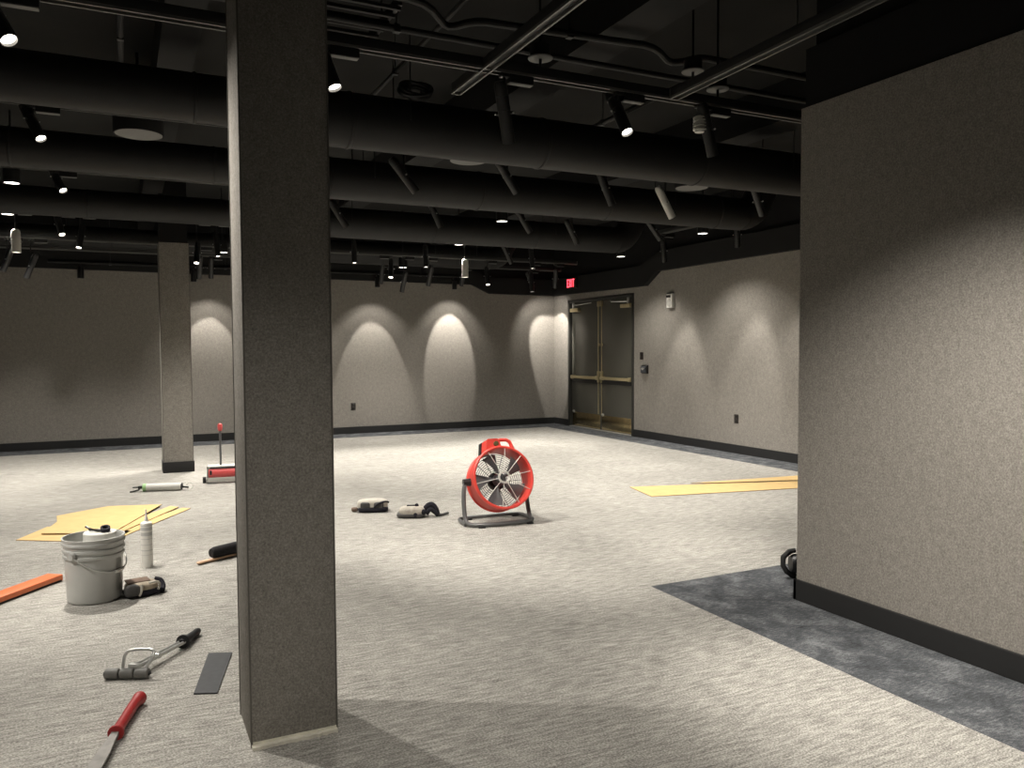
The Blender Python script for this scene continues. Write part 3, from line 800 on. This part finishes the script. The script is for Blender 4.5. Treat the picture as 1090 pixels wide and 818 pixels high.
MB().tube(smooth_path(path2), .016, 10).build('floor_tube', FANST, fan)
for P_, s in ((PVL, -1), (PVR, 1)):
    MB().cyl(P_-xx*s*(.03 if s < 0 else .006), P_+xx*s*(.035 if s < 0 else .012), .034, .03).build('pivot_knob', BLACKPL, fan)
MB().cyl(fp(.0, -.20, -.03), fp(.0, -.20, -.03)+Vector((0, 0, .02)), .02).build('drum_boss', RED, fan)
for s in (-1, 1):
    for f in (.15, -.20):
        MB().box((-.03, -.022, 0), (.03, .022, .012), .004, Matrix.Translation(stand_pt(s*.22, f, 0)) @ Matrix.Rotation(math.atan2(side.y, side.x), 4, 'Z')).build('rubber_foot', RUBBER, fan)

# ------------------------------------------------------------------ BUCKET and contents
bk = thing('bucket', (-.190, 5.425, 0), 'grey ribbed plastic bucket with wire bail handle', 'bucket')
HB = .387
out = [(0, 0), (.140, 0), (.147, .006), (.151, .02), (.158, .25), (.159, .268), (.168, .272), (.168, .286), (.161, .290), (.162, .305), (.171, .309), (.171, .323), (.164, .327), (.165, .345), (.174, .349), (.174, .360), (.168, .365), (.171, HB-.006), (.173, HB), (.165, HB)]
inn = [(.162, HB-.01), (.150, .02), (.146, .012), (0, .012)]
MB().lathe(out+inn, 56).build('pail', BUCKETM, bk)
ea = math.atan2(-5.4, .19)-R(42)          # left-front ear direction
e1 = Vector((math.cos(ea), math.sin(ea), 0)); n1 = Vector((-e1.y, e1.x, 0))
if n1.dot(Vector((.6, -1, 0))) < 0: n1 = -n1
for s in (1, -1):
    c = e1*s*.172
    MB().cyl((c.x, c.y, .298), (c.x+e1.x*s*.016, c.y+e1.y*s*.016, .298), .026, .02).build('bail_ear', BUCKETM, bk)
pts = []
for i in range(33):
    a = PI*i/32
    h = e1*.180*math.cos(a) + n1*.168*math.sin(a)**.9 if 0 < i < 32 else e1*.180*math.cos(a)
    pts.append((h.x, h.y, .298-.118*math.sin(a)))
bl = MB().tube(pts, .0042, 8).build('bail_wire', STEEL, bk)
MB().tube([Vector(p) for p in pts[15:20]], .010, 10).build('bail_grip', WHITEP, bl)
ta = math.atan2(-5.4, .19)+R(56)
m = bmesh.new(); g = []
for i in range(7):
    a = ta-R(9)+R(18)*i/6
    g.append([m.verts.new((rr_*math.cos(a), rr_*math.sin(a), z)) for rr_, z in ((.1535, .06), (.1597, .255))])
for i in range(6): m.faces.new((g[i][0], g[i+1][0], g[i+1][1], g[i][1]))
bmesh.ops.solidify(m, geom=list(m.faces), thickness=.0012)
mm = MB(); mm.bm.free(); mm.bm = m; mm.build('pail_strip', plain('pail_strip_grey', (.40, .40, .375), .5), bk)  # thin light-grey upright strip on the pail wall

pr = thing('paper_roll', (-.155, 5.45, .012), 'white paper roll standing inside the grey bucket', 'paper roll')
MB().lathe([(.020, 0), (.092, 0), (.092, .385), (.088, .390), (.022, .390), (.020, .386)], 36, None, True).build('roll', PAPER, pr)
pl = thing('pliers', (-.165, 5.44, .402), 'dark pliers lying on the paper roll in the bucket', 'pliers', None, R(-20))
m = MB()
m.tube(smooth_path([(-.095, -.01, .045), (-.05, -.03, .03), (.0, -.012, .012), (.05, .01, .010)]), .0085, 8)
MB().tube(smooth_path([(-.085, .03, .012), (-.04, .03, .012), (.0, .012, .012), (.05, .004, .010)]), .0085, 8).build('handle', BLACKPL, pl)
m.build('handle', BLACKPL, pl)
MB().ell((.055, .005, .012), (.032, .016, .012)).build('jaw', DULLST, pl)
pl.scale = (.72, .72, .8)
t = thing('tape_roll', (-.125, 5.43, .400), 'small dark tape roll on top of the paper in the bucket', 'tape')
MB().lathe([(.016, 0), (.028, 0), (.028, .022), (.016, .022)], 28, Matrix.Rotation(R(20), 4, 'X') @ Matrix.Translation((0, 0, .012)), True).build('tape', NAVY, t)

# knee pad next to the bucket
def strap(m, pts, w, th=.004):
    P = smooth_path(pts, 2)
    for a, b in zip(P[:-1], P[1:]):
        pass
    m.tube(P, w, 8)
kp = thing('knee_pad', (.065, 5.39, 0), 'beige knee pad with black underside lying against the bucket', 'knee pad', None, R(12))
kp.scale = (.88, .88, .92)
MB().ell((0, 0, .052), (.105, .085, .040), None, 24, .62).build('pad_cushion', PADB, kp)
MB().ell((.0, -.005, .026), (.118, .088, .026), None, 24, .55).build('pad_underside', NAVY, kp)
MB().box((-.095, -.035, .086), (.055, .075, .098), .006).build('pad_top', PADBR, kp)
MB().ell((-.075, -.07, .052), (.050, .040, .038), None, 18, .6).build('knee_cap', PADG, kp)
m = MB(); m.tube(smooth_path([(-.015, -.088, .085), (-.02, -.098, .05), (-.035, -.098, .015)]), .009, 8)
m.tube(smooth_path([(.03, -.085, .09), (.085, -.09, .095), (.112, -.055, .06), (.09, -.09, .04)]), .008, 8)
m.build('strap', PADW, kp)
MB().tube(smooth_path([(.10, .04, .075), (.135, .02, .07), (.14, -.02, .03), (.12, -.06, .02)]), .020, 8).build('elastic_band', NAVY, kp)

# two more pads left of the fan
k2 = thing('knee_pads', (2.055, 7.215, 0), 'pale cushioned knee pads with two dark caps, farther left of the fan', 'knee pads', None, R(-20))
MB().ell((0, 0, .062), (.142, .075, .055), None, 28, .6).build('pad_cushion', PADW, k2)
MB().ell((.005, -.02, .025), (.140, .078, .025), None, 24, .55).build('pad_underside', NAVY, k2)
for x in (-.062, .060):
    MB().ell((x-.0, -.052, .060), (.046, .034, .036), None, 18, .5).build('knee_cap', PADG, k2)
MB().tube(smooth_path([(.02, -.085, .05), (.06, -.095, .09), (.125, -.05, .10), (.147, 0, .08)]), .008, 8).build('strap', NAVY, k2)
MB().ell((-.165, -.01, .022), (.030, .028, .020), None, 16, .7).build('strap_end', PADBR, k2)
k3 = thing('knee_pads', (2.34, 6.79, 0), 'grey-beige knee pad with a bunched dark strap, nearer the fan', 'knee pads', None, R(-24))
MB().ell((-.04, 0, .05), (.118, .090, .046), None, 26, .62).build('pad_cushion', plain('greybeige_pad', (.40, .37, .32), .9, 0, .1, .2, 30, .4), k3)
MB().ell((-.05, -.005, .024), (.128, .092, .022), None, 24, .55).build('pad_underside', PADG, k3)
m = MB().ell((.065, -.06, .052), (.026, .022, .026)); m.ell((-.005, -.088, .03), (.018, .012, .022)); m.build('knee_cap', NAVY, k3)
MB().box((-.09, .0, .090), (-.02, .03, .104), .005).ell((.0, .0, .102), (.018, .012, .018)).build('buckle', NAVY, k3)
m = MB(); m.tube(smooth_path([(.06, .02, .03), (.085, .0, .085), (.125, .0, .115), (.165, .0, .085), (.185, .0, .02)]), .026, 9)
m.tube(smooth_path([(.09, -.03, .03), (.12, -.03, .075), (.16, -.03, .05), (.19, -.02, .018)]), .020, 9)
m.build('strap', NAVY, k3)
MB().tube(smooth_path([(.18, 0, .014), (.23, .01, .012), (.27, .03, .022), (.275, .06, .016)]), .012, 8).build('strap_tail', PADG, k3)

# adhesive tube standing
t = thing('adhesive_tube', (.114, 6.055, 0), 'white adhesive cartridge standing upright behind the bucket', 'adhesive tube')
MB().lathe([(0, 0), (.036, 0), (.038, .004), (.038, .305), (.036, .312), (.018, .322), (0, .322)], 32).build('cartridge', WHITEP, t)
MB().lathe([(0, .32), (.013, .32), (.012, .345), (.007, .352), (.004, .405), (0, .405)], 20).build('nozzle', WHITEP, t)
m = MB()
for z, h in ((.292, .006), (.262, .022), (.225, .024), (.20, .004), (.16, .004), (.12, .006), (.09, .003)):
    m.lathe([(.0383, z), (.0386, z+.001), (.0386, z+h-.001), (.0383, z+h)], 32)
m.build('printed_band', plain('grey_print', (.48, .48, .47), .5), t)

# sausage caulking gun lying down
ca = math.atan2(9.25-9.40, .60-.06)
cg = thing('caulking_gun', (.335, 9.32, .043), 'white barrel caulking gun with green cap lying before the far column', 'caulking gun', None, ca)
MB().cyl((-.15, 0, 0), (.20, 0, 0), .040, seg=28).build('barrel', WHITEP, cg)
MB().cyl((-.185, 0, 0), (-.15, 0, 0), .042, seg=28).build('end_cap', GREEN, cg)
MB().cyl((.20, 0, 0), (.212, 0, 0), .036, seg=24).cyl((.212, 0, -.005), (.275, 0, -.012), .012, .008).build('nozzle', BLACKPL, cg)
m = MB().box((-.235, -.018, -.012), (-.185, .018, .018), .005).tube(smooth_path([(-.21, 0, 0), (-.225, -.03, -.02), (-.265, -.06, -.030), (-.30, -.075, -.03)]), .009, 8)
m.tube([(-.22, 0, .006), (-.29, 0, .004)], .007, 8)
m.build('trigger_grip', BLACKPL, cg)
MB().tube([(.285+.035*math.cos(a), .002, .0+.035*math.sin(a)) for a in [2*PI*i/20 for i in range(20)]], .003, 6, True).build('hook_wire', WHITEP, cg)

# ------------------------------------------------------------------ floor roller behind the column
fr_ = thing('floor_roller', (1.055, 9.62, 0), 'red floor roller with upright pole handle, half hidden by the nearest column', 'floor roller', None, R(-7))
for x in (-.225, .225): MB().box((x-.006, -.09, .012), (x+.006, .09, .195), .006).build('side_plate', DULLST, fr_)
MB().box((-.225, -.095, .018), (.225, -.080, .068), .003).build('front_bar', PALEB, fr_)
MB().box((-.225, -.055, .172), (.225, .088, .195), .006).build('top_plate', WHITEP, fr_)
MB().cyl((-.215, -.035, .108), (.215, -.035, .108), .056, seg=28).build('roller_drum', REDROLL, fr_)
MB().cyl((-.20, -.06, .176), (.20, -.06, .176), .008).build('axle_rod', BLACKPL, fr_)
for x in (-.262, .262): MB().cyl((x-.018, 0, .035), (x+.018, 0, .035), .035, seg=24).build('wheel', RUBBER, fr_)
MB().cyl((-.245, 0, .035), (.245, 0, .035), .010).build('axle', DULLST, fr_)
for x in (-.19, .19): MB().box((x-.012, -.094, .10), (x+.012, -.078, .15), .004).build('latch', BLACKPL, fr_)
MB().cyl((-.085, .01, .19), (-.085, .03, .60), .012).build('pole', FANG, fr_)
MB().lathe([(0, 0), (.018, 0), (.026, .02), (.028, .06), (.020, .082), (0, .088)], 20, Matrix.Translation((-.085, .03, .585))).build('pole_grip', REDROLL, fr_)

# ------------------------------------------------------------------ cardboard sheets
def sheet(poly, z, label, th=.005, warp=0.0):
    cx = sum(p[0] for p in poly)/len(poly); cy_ = sum(p[1] for p in poly)/len(poly)
    t = bpy.data.objects.new('cardboard_sheet', None)
    b = MB().prism([(x-cx, y-cy_) for x, y in poly], 0, th)
    o = b.build('cardboard_sheet', [KRAFT, KRAFTE], None, False)
    for p in o.data.polygons:
        if abs(p.normal.z) < .5: p.material_index = 1
    o.location = (cx, cy_, z)
    tag(o, label, 'cardboard', 'flattened cardboard on the floor')
    return o
sheet([(-.805, 7.39), (-.62, 7.83), (.02, 7.33), (-.07, 7.08), (-.46, 7.17)], .001, 'lowest cardboard sheet, its pointed end farthest left by the bucket', .005)
sheet([(-.08, 7.07), (-.12, 7.34), (.47, 8.19), (.54, 8.12)], .001, 'narrow cardboard strip sticking out at the right of the pile', .005)
sheet([(-.13, 7.14), (-.20, 7.36), (.37, 8.30), (.44, 8.21)], .0075, 'cardboard strip under the top sheet, right of the white cartridge tip', .005)
sheet([(-.64, 7.50), (-.555, 7.95), (-.577, 8.24), (-.163, 8.53), (.30, 8.39), (-.12, 7.24)], .0145, 'widest cardboard sheet on top of the pile behind the bucket', .005)
sheet([(4.892, 7.165), (4.765, 6.590), (8.3-.55, 6.02), (8.3-.55, 6.28), (5.95, 6.86)], .0015, 'long cardboard strip with a pointed end, front of the two by the partition', .005)
sheet([(5.60, 7.02), (5.9, 6.90), (7.78, 6.32), (7.78, 6.70), (7.02, 6.86)], .0085, 'back cardboard strip of the two by the partition', .005)

# ------------------------------------------------------------------ orange straightedge beam
A = Vector((-.395, 5.935, 0)); B = Vector((-.70, 5.535, 0)); d = (B-A).normalized(); nn = Vector((-d.y, d.x, 0))
if nn.y < 0: nn = -nn
og = thing('box_beam_level', A, 'orange box beam level on the carpet left of the bucket', 'level', None, math.atan2(d.y, d.x))
s = 1 if Vector((-math.sin(math.atan2(d.y, d.x)), math.cos(math.atan2(d.y, d.x)), 0)).dot(nn) > 0 else -1
w_ = .115
MB().box((0, min(0, s*w_), .012), (1.2, max(0, s*w_), .044), .004).build('beam', ORANGE, og)
MB().box((0, min(0, s*w_)+.004, 0), (1.2, max(0, s*w_)-.004, .013), .001).build('shadow_strip', RUBBER, og)  # dark strip draws the contact shadow along the foot of the level
MB().box((-.006, min(0, s*w_), .004), (0.002, max(0, s*w_), .044), .002).build('end_cap', ORANGE, og)

# ------------------------------------------------------------------ bench brush
ba = math.atan2(6.10-5.945, .715-.436)
br_ = thing('bench_brush', (.436, 5.945, 0), 'black bristled brush with pale wooden handle beside the nearest column', 'brush', None, ba)
MB().box((.0, -.016, .006), (.52, .020, .022), .006).ell((.012, .002, .014), (.022, .020, .009)).build('wooden_handle', WOOD, br_)
m = MB().lathe([(0, 0), (.030, .004), (.040, .03), (.042, .15), (.041, .36), (.03, .375), (0, .38)], 26, Matrix.Translation((.105, .008, .060)) @ Matrix.Rotation(PI/2, 4, 'Y'))
m.build('bristles', BRISTLE, br_)

# ------------------------------------------------------------------ carpet seam roller
sr = thing('seam_roller', (-.02, 4.015, 0), 'three-wheel carpet seam roller with metal D handle and long black grip', 'seam roller')
o0 = Vector((-.02, 4.015, 0))
ra, rb = Vector((-.112, 4.052, .0247))-o0, Vector((.072, 3.972, .0247))-o0
for k in range(3):
    p, q_ = ra.lerp(rb, k/3+.012), ra.lerp(rb, (k+1)/3-.012)
    ax = (q_-p).normalized(); L = (q_-p).length
    qd = Vector((0, 0, 1)).rotation_difference(ax)
    MB().lathe([(0, 0), (.018, 0), (.0235, .004), (.0245, .012), (.0245, L-.012), (.0235, L-.004), (.018, L), (0, L)], 24, Matrix.Translation(p) @ qd.to_matrix().to_4x4()).build('roller_wheel', ROLLG, sr)
MB().cyl(ra-(rb-ra).normalized()*.004, rb+(rb-ra).normalized()*.004, .009, seg=12).build('axle', RUBBER, sr)
def W(*p): return Vector(p)-o0
MB().tube(smooth_path([W(-.038, 4.03, .045), W(-.034, 4.035, .075), W(-.026, 4.05, .108), W(.0, 4.055, .118), W(.07, 4.03, .118), W(.098, 4.015, .112), W(.088, 3.995, .08), W(.055, 3.985, .045)], 2), .0075, 10).build('d_handle', STEEL, sr)
p0, p1 = W(.012, 4.02, .050), W(.235, 4.295, .036); u = (p1-p0).normalized(); v = Vector((-u.y, u.x, 0))
m = MB().cyl(p0+v*.010, p1+v*.010, .0085, seg=12); m.cyl(p0-v*.014+Vector((0, 0, -.004)), p1-v*.012, .0085, seg=12)
m.box((-.012, -.028, -.012), (.012, .028, .012), .004, Matrix.Translation(p0) @ Matrix.Rotation(math.atan2(u.y, u.x), 4, 'Z'))
m.box((-.010, -.024, -.012), (.010, .024, .012), .004, Matrix.Translation(p0.lerp(p1, .42)) @ Matrix.Rotation(math.atan2(u.y, u.x), 4, 'Z'))
m.build('shaft', STEEL, sr)
p2 = W(.322, 4.478, .020)
gq = Vector((0, 0, 1)).rotation_difference((p2-p1).normalized()).to_matrix().to_4x4(); gl = (p2-p1).length
MB().lathe([(0, -.02), (.016, -.02), (.018, -.008), (.034, -.004), (.034, .008), (.019, .012), (.0175, .05), (.019, .09), (.0175, .13), (.019, gl-.02), (.015, gl-.002), (0, gl)], 24, Matrix.Translation(p1) @ gq).build('grip', RUBBER, sr)

# ------------------------------------------------------------------ vinyl tile
b = MB().prism([(.240-.34, 3.691-3.9), (.334-.34, 3.652-3.9), (.450-.34, 4.118-3.9), (.343-.34, 4.158-3.9)], 0, .006)
o = b.build('vinyl_plank', TILEM, None, False); o.location = (.34, 3.9, .0008)
tag(o, 'charcoal vinyl plank lying on the carpet left of the nearest column', 'vinyl plank')

# ------------------------------------------------------------------ red-handled blade tool, lower left
rt = thing('hand_tool', (-.02, 3.5, 0), 'red-gripped tool with a flat steel blade at the bottom edge', 'hand tool')
o0 = Vector((-.02, 3.5, 0))
h0, h1 = W(-.060, 3.395, .028), W(.024, 3.70, .030)
u = (h1-h0).normalized(); v = Vector((-u.y, u.x, 0))
pp = [h0-u*.012, h0, h0+u*.03, h0.lerp(h1, .35), h0.lerp(h1, .75), h1-u*.05+v*-.002, h1-u*.018-v*.006, h1-v*.010]
MB().tube(smooth_path(pp, 1), [.022, .030, .031, .027, .0215, .0205, .0205, .0210, .0212, .0215, .0220, .0235, .0270, .029, .027, .020][:len(smooth_path(pp, 1))], 14).build('grip', REDD, rt)
e0 = h0-u*.005; e1_ = W(-.172, 2.98, .022)
u2 = (e1_-e0).normalized(); v2 = Vector((-u2.y, u2.x, 0)); up = Vector((0, 0, 1))
BLADEM = plain('scuffed_grey_blade', (0.20, 0.19, 0.175), 0.5, 0.3, 0.5, 0.2, 25)
b = bmesh.new()
def quad(c, hw_, th): return [b.verts.new(c+v2*sx*hw_+up*sz*th) for sx, sz in ((-1, -1), (1, -1), (1, 1), (-1, 1))]
rg = [quad(e0, .013, .009), quad(e0+u2*.05, .015, .007), quad(e0+u2*.16, .024, .004), quad(e1_, .030, .002)]
for a_, c_ in zip(rg[:-1], rg[1:]):
    for k in range(4): b.faces.new((a_[k], a_[(k+1) % 4], c_[(k+1) % 4], c_[k]))
b.faces.new(rg[0]); b.faces.new(rg[-1]); bmesh.ops.recalc_face_normals(b, faces=b.faces)
for vtx in b.verts: vtx.co.z = max(vtx.co.z, .001)
m = MB(); m.bm.free(); m.bm = b; m.build('blade', BLADEM, rt, False)

# ------------------------------------------------------------------ power tool peeking out behind the partition
pt = thing('power_tool', (3.915, 3.81, 0), 'black power tool with a looped handle poking out behind the partition corner', 'power tool', None, R(-26))
HP = [(-.020, 0, .185), (-.060, 0, .175), (-.098, 0, .140), (-.100, 0, .085), (-.075, 0, .045), (-.040, 0, .018), (.0, 0, .014)]
MB().tube([Vector(p) for p in HP], [.015, .018, .018, .017, .017, .017, .015], 10).build('loop_handle', RUBBER, pt)
MB().lathe([(0, 0), (.05, 0), (.062, .02), (.066, .09), (.060, .16), (.04, .18), (0, .18)], 26, Matrix.Translation((-.052, 0, .095)) @ Matrix.Rotation(PI/2, 4, 'Y')).build('motor_housing', METALB, pt)
MB().tube([(-.010, -.045, .18), (.0, -.05, .15), (.02, -.06, .10), (.03, -.062, .06)], .011, 8).build('guard_rim', STEEL, pt)
MB().box((-.02, -.05, 0), (.15, .05, .022), .005).build('shoe', DULLST, pt)
MB().box((.06, -.03, .17), (.18, .03, .20), .01).build('top_grip', BLACKPL, pt)

# ------------------------------------------------------------------ camera and render settings
yaw, pitch, roll = R(25.92), R(2.488), R(-.32)
f = Vector((math.sin(yaw)*math.cos(pitch), math.cos(yaw)*math.cos(pitch), -math.sin(pitch)))
r0 = Vector((math.cos(yaw), -math.sin(yaw), 0)); u0 = r0.cross(f)
r_ = r0*math.cos(roll)+u0*math.sin(roll); u_ = -r0*math.sin(roll)+u0*math.cos(roll)
cam = bpy.data.cameras.new('camera'); cam.sensor_width = 36; cam.lens = 36*850/1090; cam.clip_start = .05
co = link(bpy.data.objects.new('camera', cam))
co.matrix_world = Matrix(((r_.x, u_.x, -f.x, 0), (r_.y, u_.y, -f.y, 0), (r_.z, u_.z, -f.z, 1.5), (0, 0, 0, 1)))
scene.camera = co

wd = bpy.data.worlds.new('world'); scene.world = wd; wd.use_nodes = True
wd.node_tree.nodes['Background'].inputs[0].default_value = (0, 0, 0, 1)
vs = scene.view_settings
vs.view_transform = 'Standard'; vs.look = 'None'; vs.gamma = 1; vs.exposure = 0.0; vs.use_curve_mapping = False
